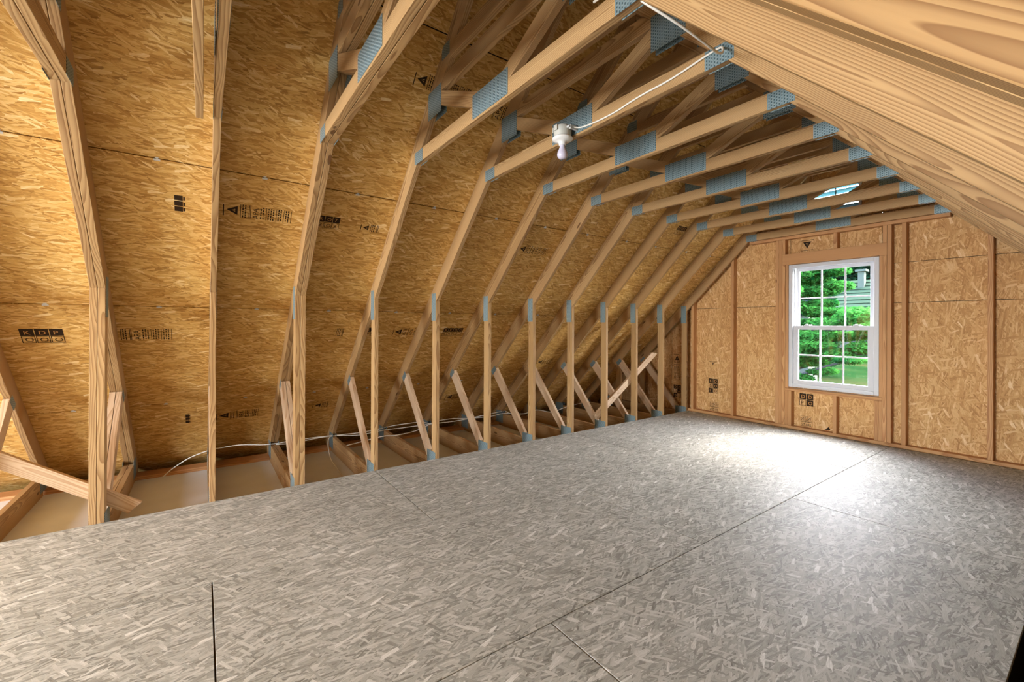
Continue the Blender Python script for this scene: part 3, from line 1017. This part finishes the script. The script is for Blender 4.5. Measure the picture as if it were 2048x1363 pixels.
def stamp_block(w, h, n):
    bm = bmesh.new()
    for i in range(n):
        y0 = -h/2+i*h/n
        quad(bm, -w/2, y0, w/2*0.6, y0+h/n*0.86)
        quad(bm, w/2*0.7, y0+h/n*.1, w/2, y0+h/n*.7)
    return bm_mesh('ink_stamp', bm, INK)
RS = roof_frame(-1)
SFLIP = Matrix((Vector((0, 1, 0)), Vector((math.sqrt(.5), 0, math.sqrt(.5))), Vector((math.sqrt(.5), 0, -math.sqrt(.5))))).transposed()
# local x = +Y, local y = up slope, z = into the room
def on_roof(me, X, Y, rot=0.0, extra=None, mirror=False):
    R = SFLIP @ Matrix.Rotation(rot, 3, 'Z')
    o = link('ink_stamp', me, ceil, slope_point(-1, X, Y, -0.0009), R)
    if extra:
        link('stamp_letter', extra, o)
    return o
on_roof(stamp_block(0.055, 0.125, 3), 0.350, -0.170)
on_roof(stamp_row(0.42, 0.105, True, 1), 0.352, 0.275)
g = stamp_grid(3, 2, 0.055, 'RO7ZO8', 2); on_roof(g[0], 0.354, 0.745, 0, g[1])
on_roof(stamp_row(0.18, 0.07, True, 3, False), 0.352, 1.08)
on_roof(stamp_row(0.46, 0.10, True, 4), 1.20, 1.32)
g = stamp_grid(3, 2, 0.073, 'KDPOOO', 5); on_roof(g[0], -0.527, -0.968, 0, g[1])
on_roof(stamp_row(0.29, 0.125, False, 6), -0.520, -0.41)
on_roof(stamp_row(0.09, 0.11, False, 7, False), -0.512, 1.06)
g = stamp_grid(3, 2, 0.062, 'RKODPO', 8); on_roof(g[0], -0.510, 1.32, 0, g[1])
on_roof(stamp_row(0.28, 0.115, True, 9), -0.510, 1.72)
g = stamp_grid(4, 2, 0.062, 'RKDO', 10); on_roof(g[0], -0.514, 2.28, 0, g[1])
on_roof(stamp_block(0.036, 0.15, 3), -1.358, -0.158)
on_roof(stamp_row(0.40, 0.13, True, 11), -1.365, 0.272)
on_roof(stamp_row(0.17, 0.10, True, 12, False), -1.350, 1.05)
on_roof(stamp_row(0.36, 0.10, True, 13), 0.350, 2.76)
on_roof(stamp_row(0.30, 0.12, True, 14), -0.965, 4.03)
g = stamp_grid(3, 2, 0.06, 'ROZ7KD', 15); on_roof(g[0], 0.748, 4.78, 0, g[1])
on_roof(stamp_row(0.30, 0.12, True, 16), -1.42, 2.80)
on_roof(stamp_row(0.36, 0.12, True, 17), 1.18, 1.75)
on_roof(stamp_row(0.36, 0.12, True, 18), 1.18, 2.35)
# wall stamps: local x = +X, local y = up, z = toward the room
SW = Matrix((Vector((1, 0, 0)), Vector((0, 0, 1)), Vector((0, -1, 0)))).transposed()
def on_wall(me, X, Z, extra=None, rot=0.0):
    o = link('ink_stamp', me, wf, (X, GY-0.0009, Z), SW @ Matrix.Rotation(rot, 3, 'Z'))
    if extra:
        link('stamp_letter', extra, o)
    return o
g = stamp_grid(2, 3, 0.073, 'KDDOIO', 21); on_wall(g[0], 0.357, 0.42, g[1])
bmv = bmesh.new(); mark_triangle(bmv, 0, 0, 0.035); quad(bmv, 0.045, -0.06, 0.049, 0.06)
on_wall(bm_mesh('ink_stamp', bmv, INK), 0.352, 0.735, None, math.radians(90))
on_wall(stamp_row(0.16, 0.14, False, 22, False), 0.375, 0.125, None, math.radians(90))
g = stamp_grid(2, 2, 0.080, 'DDPO', 23); on_wall(g[0], 1.598, 0.385, g[1])
on_wall(stamp_row(0.15, 0.13, False, 24, False), 1.598, 0.12, None, math.radians(90))
bmv = bmesh.new(); mark_triangle(bmv, -0.05, 0, 0.085); quad(bmv, -0.075, -0.07, -0.070, 0.07); quad(bmv, 0.05, -0.075, 0.056, 0.075)
on_wall(bm_mesh('ink_stamp', bmv, INK), 1.60, 2.365, None, math.radians(90))
on_wall(stamp_row(0.40, 0.12, True, 25), -0.255, 0.66, None, math.radians(-90))
g = stamp_grid(2, 3, 0.068, 'DZDAOK', 26); on_wall(g[0], -0.25, 0.265, g[1])
bmv = bmesh.new(); tri(bmv, [(-0.03, -0.02), (0.03, -0.015), (0.012, 0.022)])
on_wall(bm_mesh('ink_stamp', bmv, INK), 1.83, 0.064)

# ------------------------------------------------------------------ outside the window
def rough_ground():
    bm = bmesh.new()
    n = 26
    vs = [[bm.verts.new((-70+140*i/n, 9+150*j/n, -3.2+0.25*math.sin(i*0.9)+0.2*math.sin(j*0.7+i*0.4))) for j in range(n+1)] for i in range(n+1)]
    for i in range(n):
        for j in range(n):
            bm.faces.new((vs[i][j], vs[i+1][j], vs[i+1][j+1], vs[i][j+1]))
    return bm_mesh('lawn', bm, LAWN, True)
tag(link('lawn', rough_ground()), 'sunlit green lawn beyond the window', 'lawn', None, 'structure')

def foliage(name, clusters, per, size, mat, seed):
    rnd = random.Random(seed)
    V, F = [], []
    for (cx, cy, cz, rx, ry, rz_) in clusters:
        for k in range(per):
            while True:
                p = Vector((rnd.uniform(-1, 1), rnd.uniform(-1, 1), rnd.uniform(-1, 1)))
                if 0.25 < p.length < 1:
                    break
            c = Vector((cx+p.x*rx, cy+p.y*ry, cz+p.z*rz_))
            d = Vector((rnd.gauss(0, 1), rnd.gauss(0, 1), rnd.gauss(-0.3, 0.5))).normalized()
            e = d.cross(Vector((rnd.gauss(0, 1), rnd.gauss(0, 1), rnd.gauss(0, 1)))).normalized()
            s = size*rnd.uniform(0.6, 1.3)
            b = len(V)
            V += [c-d*s, c+e*s*0.38+d*s*0.1, c+d*s, c-e*s*0.38+d*s*0.1]
            F.append((b, b+1, b+2, b+3))
    me = bpy.data.meshes.new(name)
    me.from_pydata(V, [], F)
    me.materials.append(mat)
    return me
def tree(base, label, clusters, per, size, mat, seed, trunk_r, top):
    root = empty('tree', base, label, 'tree', 'trees outside the window')
    bv = Vector(base)
    rel = [(c[0]-bv.x, c[1]-bv.y, c[2]-bv.z, *c[3:]) for c in clusters]
    fo = link('foliage', foliage('foliage', rel, per, size, mat, seed), root)
    fo['kind'] = 'stuff'
    rnd = random.Random(seed)
    link('trunk', tube_mesh('trunk', [(0, 0, -0.2), (0.1, 0.05, top*0.3), (-0.1, 0, top*0.65), (0.05, 0, top)], [trunk_r, trunk_r*.8, trunk_r*.6, trunk_r*.25], BARK, 8, 4), root)
    for c in rel[::2]:
        z0 = max(0.6, min(top*0.8, c[2]-1.2))
        e = Vector(c[:3])
        link('branch', tube_mesh('branch', [(0, 0, z0), tuple(e*0.5+Vector((0, 0, z0*0.55))), tuple(e)], [trunk_r*.4, trunk_r*.25, 0.02], BARK, 6, 4), root)
    return root
rn = random.Random(5)
cl = []
# spreading tree in front of the window: layered sprays
for (x, z, rx, rz_) in [(-3.6, 3.4, .9, .28), (-2.7, 3.5, .7, .22), (-3.3, 2.75, 1.1, .25), (-2.4, 2.9, .5, .2), (-3.7, 2.1, .8, .28), (-2.9, 2.25, .5, .16),
                        (-1.7, 1.75, .75, .3), (-2.6, 1.45, .9, .25), (-3.5, 1.35, .8, .3), (-1.3, 1.2, .6, .3), (-2.2, .95, .9, .2), (-3.4, .6, .9, .25),
                        (-1.5, .55, .7, .22), (-2.5, .25, .6, .2), (-3.5, -.1, .8, .2), (-2.9, -.45, .45, .12), (-4.6, 2.8, .9, .4), (-4.7, 1.5, .9, .5), (-4.6, .3, .9, .4), (-.4, 1.5, .8, .4),
                        (-.4, .6, .8, .3), (.6, 1.3, .7, .4), (-3.2, 4.2, 1.4, .4), (-4.8, 4.1, 1.2, .5), (-5.6, 2.2, 1, .6), (-3.9, -.8, .6, .15), (-2.0, .05, .5, .1), (-3.0, 1.9, .6, .25), (-3.3, .95, .7, .22), (-3.6, .25, .6, .22), (-3.1, 3.1, .6, .2), (-2.2, 1.9, .4, .15)]:
    y = 20+rn.uniform(-1.2, 1.2)
    k = (y+0.04)/20.04
    cl.append((3.91+(x-3.91)*k, y, 1.32+(z-1.32)*k, rx, 0.9, rz_))
tree((-4.4, 20.4, -3.2), 'bright green spreading tree filling the window view', cl, 1500, 0.09, LEAF, 31, 0.16, 6.2)
cl2 = [(-13.4, 47, 1.5, 2.6, 2, 3), (-12.6, 46, 4.4, 2.0, 2, 2.2), (-14.5, 46, 5.0, 3, 2, 2.5), (-12.5, 47, -1, 2.6, 2, 1.6), (-11.3, 46, 1.2, 1.2, 1.4, 1.6), (-17, 47, 3, 3, 2, 4)]
tree((-12.8, 47, -3.2), 'dark green tree farther off to the left through the window', cl2, 1500, 0.22, LEAF2, 32, 0.3, 9)
cl3 = [(x, 112+((x*7)%5), z, 6.5, 3, 5.5) for x in (-46, -38, -30, -22, -14, -6, 2, 12, 24) for z in (2, 10, 18)]
tree((-20, 114, -3.2), 'dark woodland canopy behind the neighbouring roof', cl3, 3200, 0.75, LEAF2, 33, 0.5, 20)

# neighbouring house roof
hs = empty('house', (-15.6, 90, -7.9), 'neighbouring house with pale green roof and chimney beyond the tree', 'building')
def hb(n, lo, hi, m, bev=0):
    return board(n, Vector(lo)-Vector((-5.6, 44, -3.2)), Vector(hi)-Vector((-5.6, 44, -3.2)), hs, m, bev)
hb('wall', (-9.2, 41.6, -3.2), (-2.0, 47.0, 2.6), SIDING)
# roof courses, each shingle row stepping up the slope
rowm = box_mesh('shingle_course', 8.0, 0.42, 0.05, SHINGLE, 0)
for k in range(9):
    t = k/8
    link('shingle_course', rowm, hs, (0.0, -2.9+2.8*t, 5.85+2.35*t), (math.radians(33), 0, 0))
rb = bmesh.new()
vsl = [rb.verts.new(p) for p in ((-4, -3.0, 5.72), (4, -3.0, 5.72), (4, 0, 8.2), (-4, 0, 8.2), (-4, 3.0, 5.72), (4, 3.0, 5.72))]
rb.faces.new((vsl[0], vsl[1], vsl[2], vsl[3])); rb.faces.new((vsl[3], vsl[2], vsl[5], vsl[4])); rb.faces.new((vsl[0], vsl[3], vsl[4])); rb.faces.new((vsl[1], vsl[5], vsl[2])); rb.faces.new((vsl[0], vsl[4], vsl[5], vsl[1]))
link('roof', bm_mesh('roof', rb, SHINGLE), hs)
hb('chimney', (-8.35, 43.2, 4.2), (-7.95, 43.7, 5.75), CHIM)
hb('chimney_cap', (-8.5, 43.05, 5.75), (-7.8, 43.85, 5.92), CHIM)
sh = empty('shed', (-9.6, 36, -3.2), 'dark roofed shed half hidden by the leaves', 'building')
sb_ = bmesh.new()
pv = [sb_.verts.new(p) for p in ((-1.2, -1, 5.4), (0.75, -1, 5.4), (0.75, 1, 6.5), (-1.2, 1, 6.5), (-1.2, -1, 5.3), (0.75, -1, 5.3), (0.75, 1, 6.4), (-1.2, 1, 6.4))]
for f_ in ((0, 1, 2, 3), (4, 7, 6, 5), (0, 4, 5, 1), (1, 5, 6, 2), (2, 6, 7, 3), (3, 7, 4, 0)):
    sb_.faces.new([pv[q] for q in f_])
link('roof', bm_mesh('roof', sb_, SHEDROOF), sh)
link('wall', box_mesh('wall', 1.7, 1.6, 5.6, SIDING, 0), sh, (-0.25, 0.1, 2.7))
hs.scale = (2.05, 2.05, 2.05)
lg = tag(link('log', tube_mesh('log', [(-0.85, 0, 0.55), (0, 0.1, 0.05), (0.95, 0.1, -0.42)], [0.19, 0.18, 0.16], LOGMAT, 10, 4), None, (-10.0, 37.5, -2.72)),
         'pale felled log lying on the lawn at the lower left of the window', 'log')
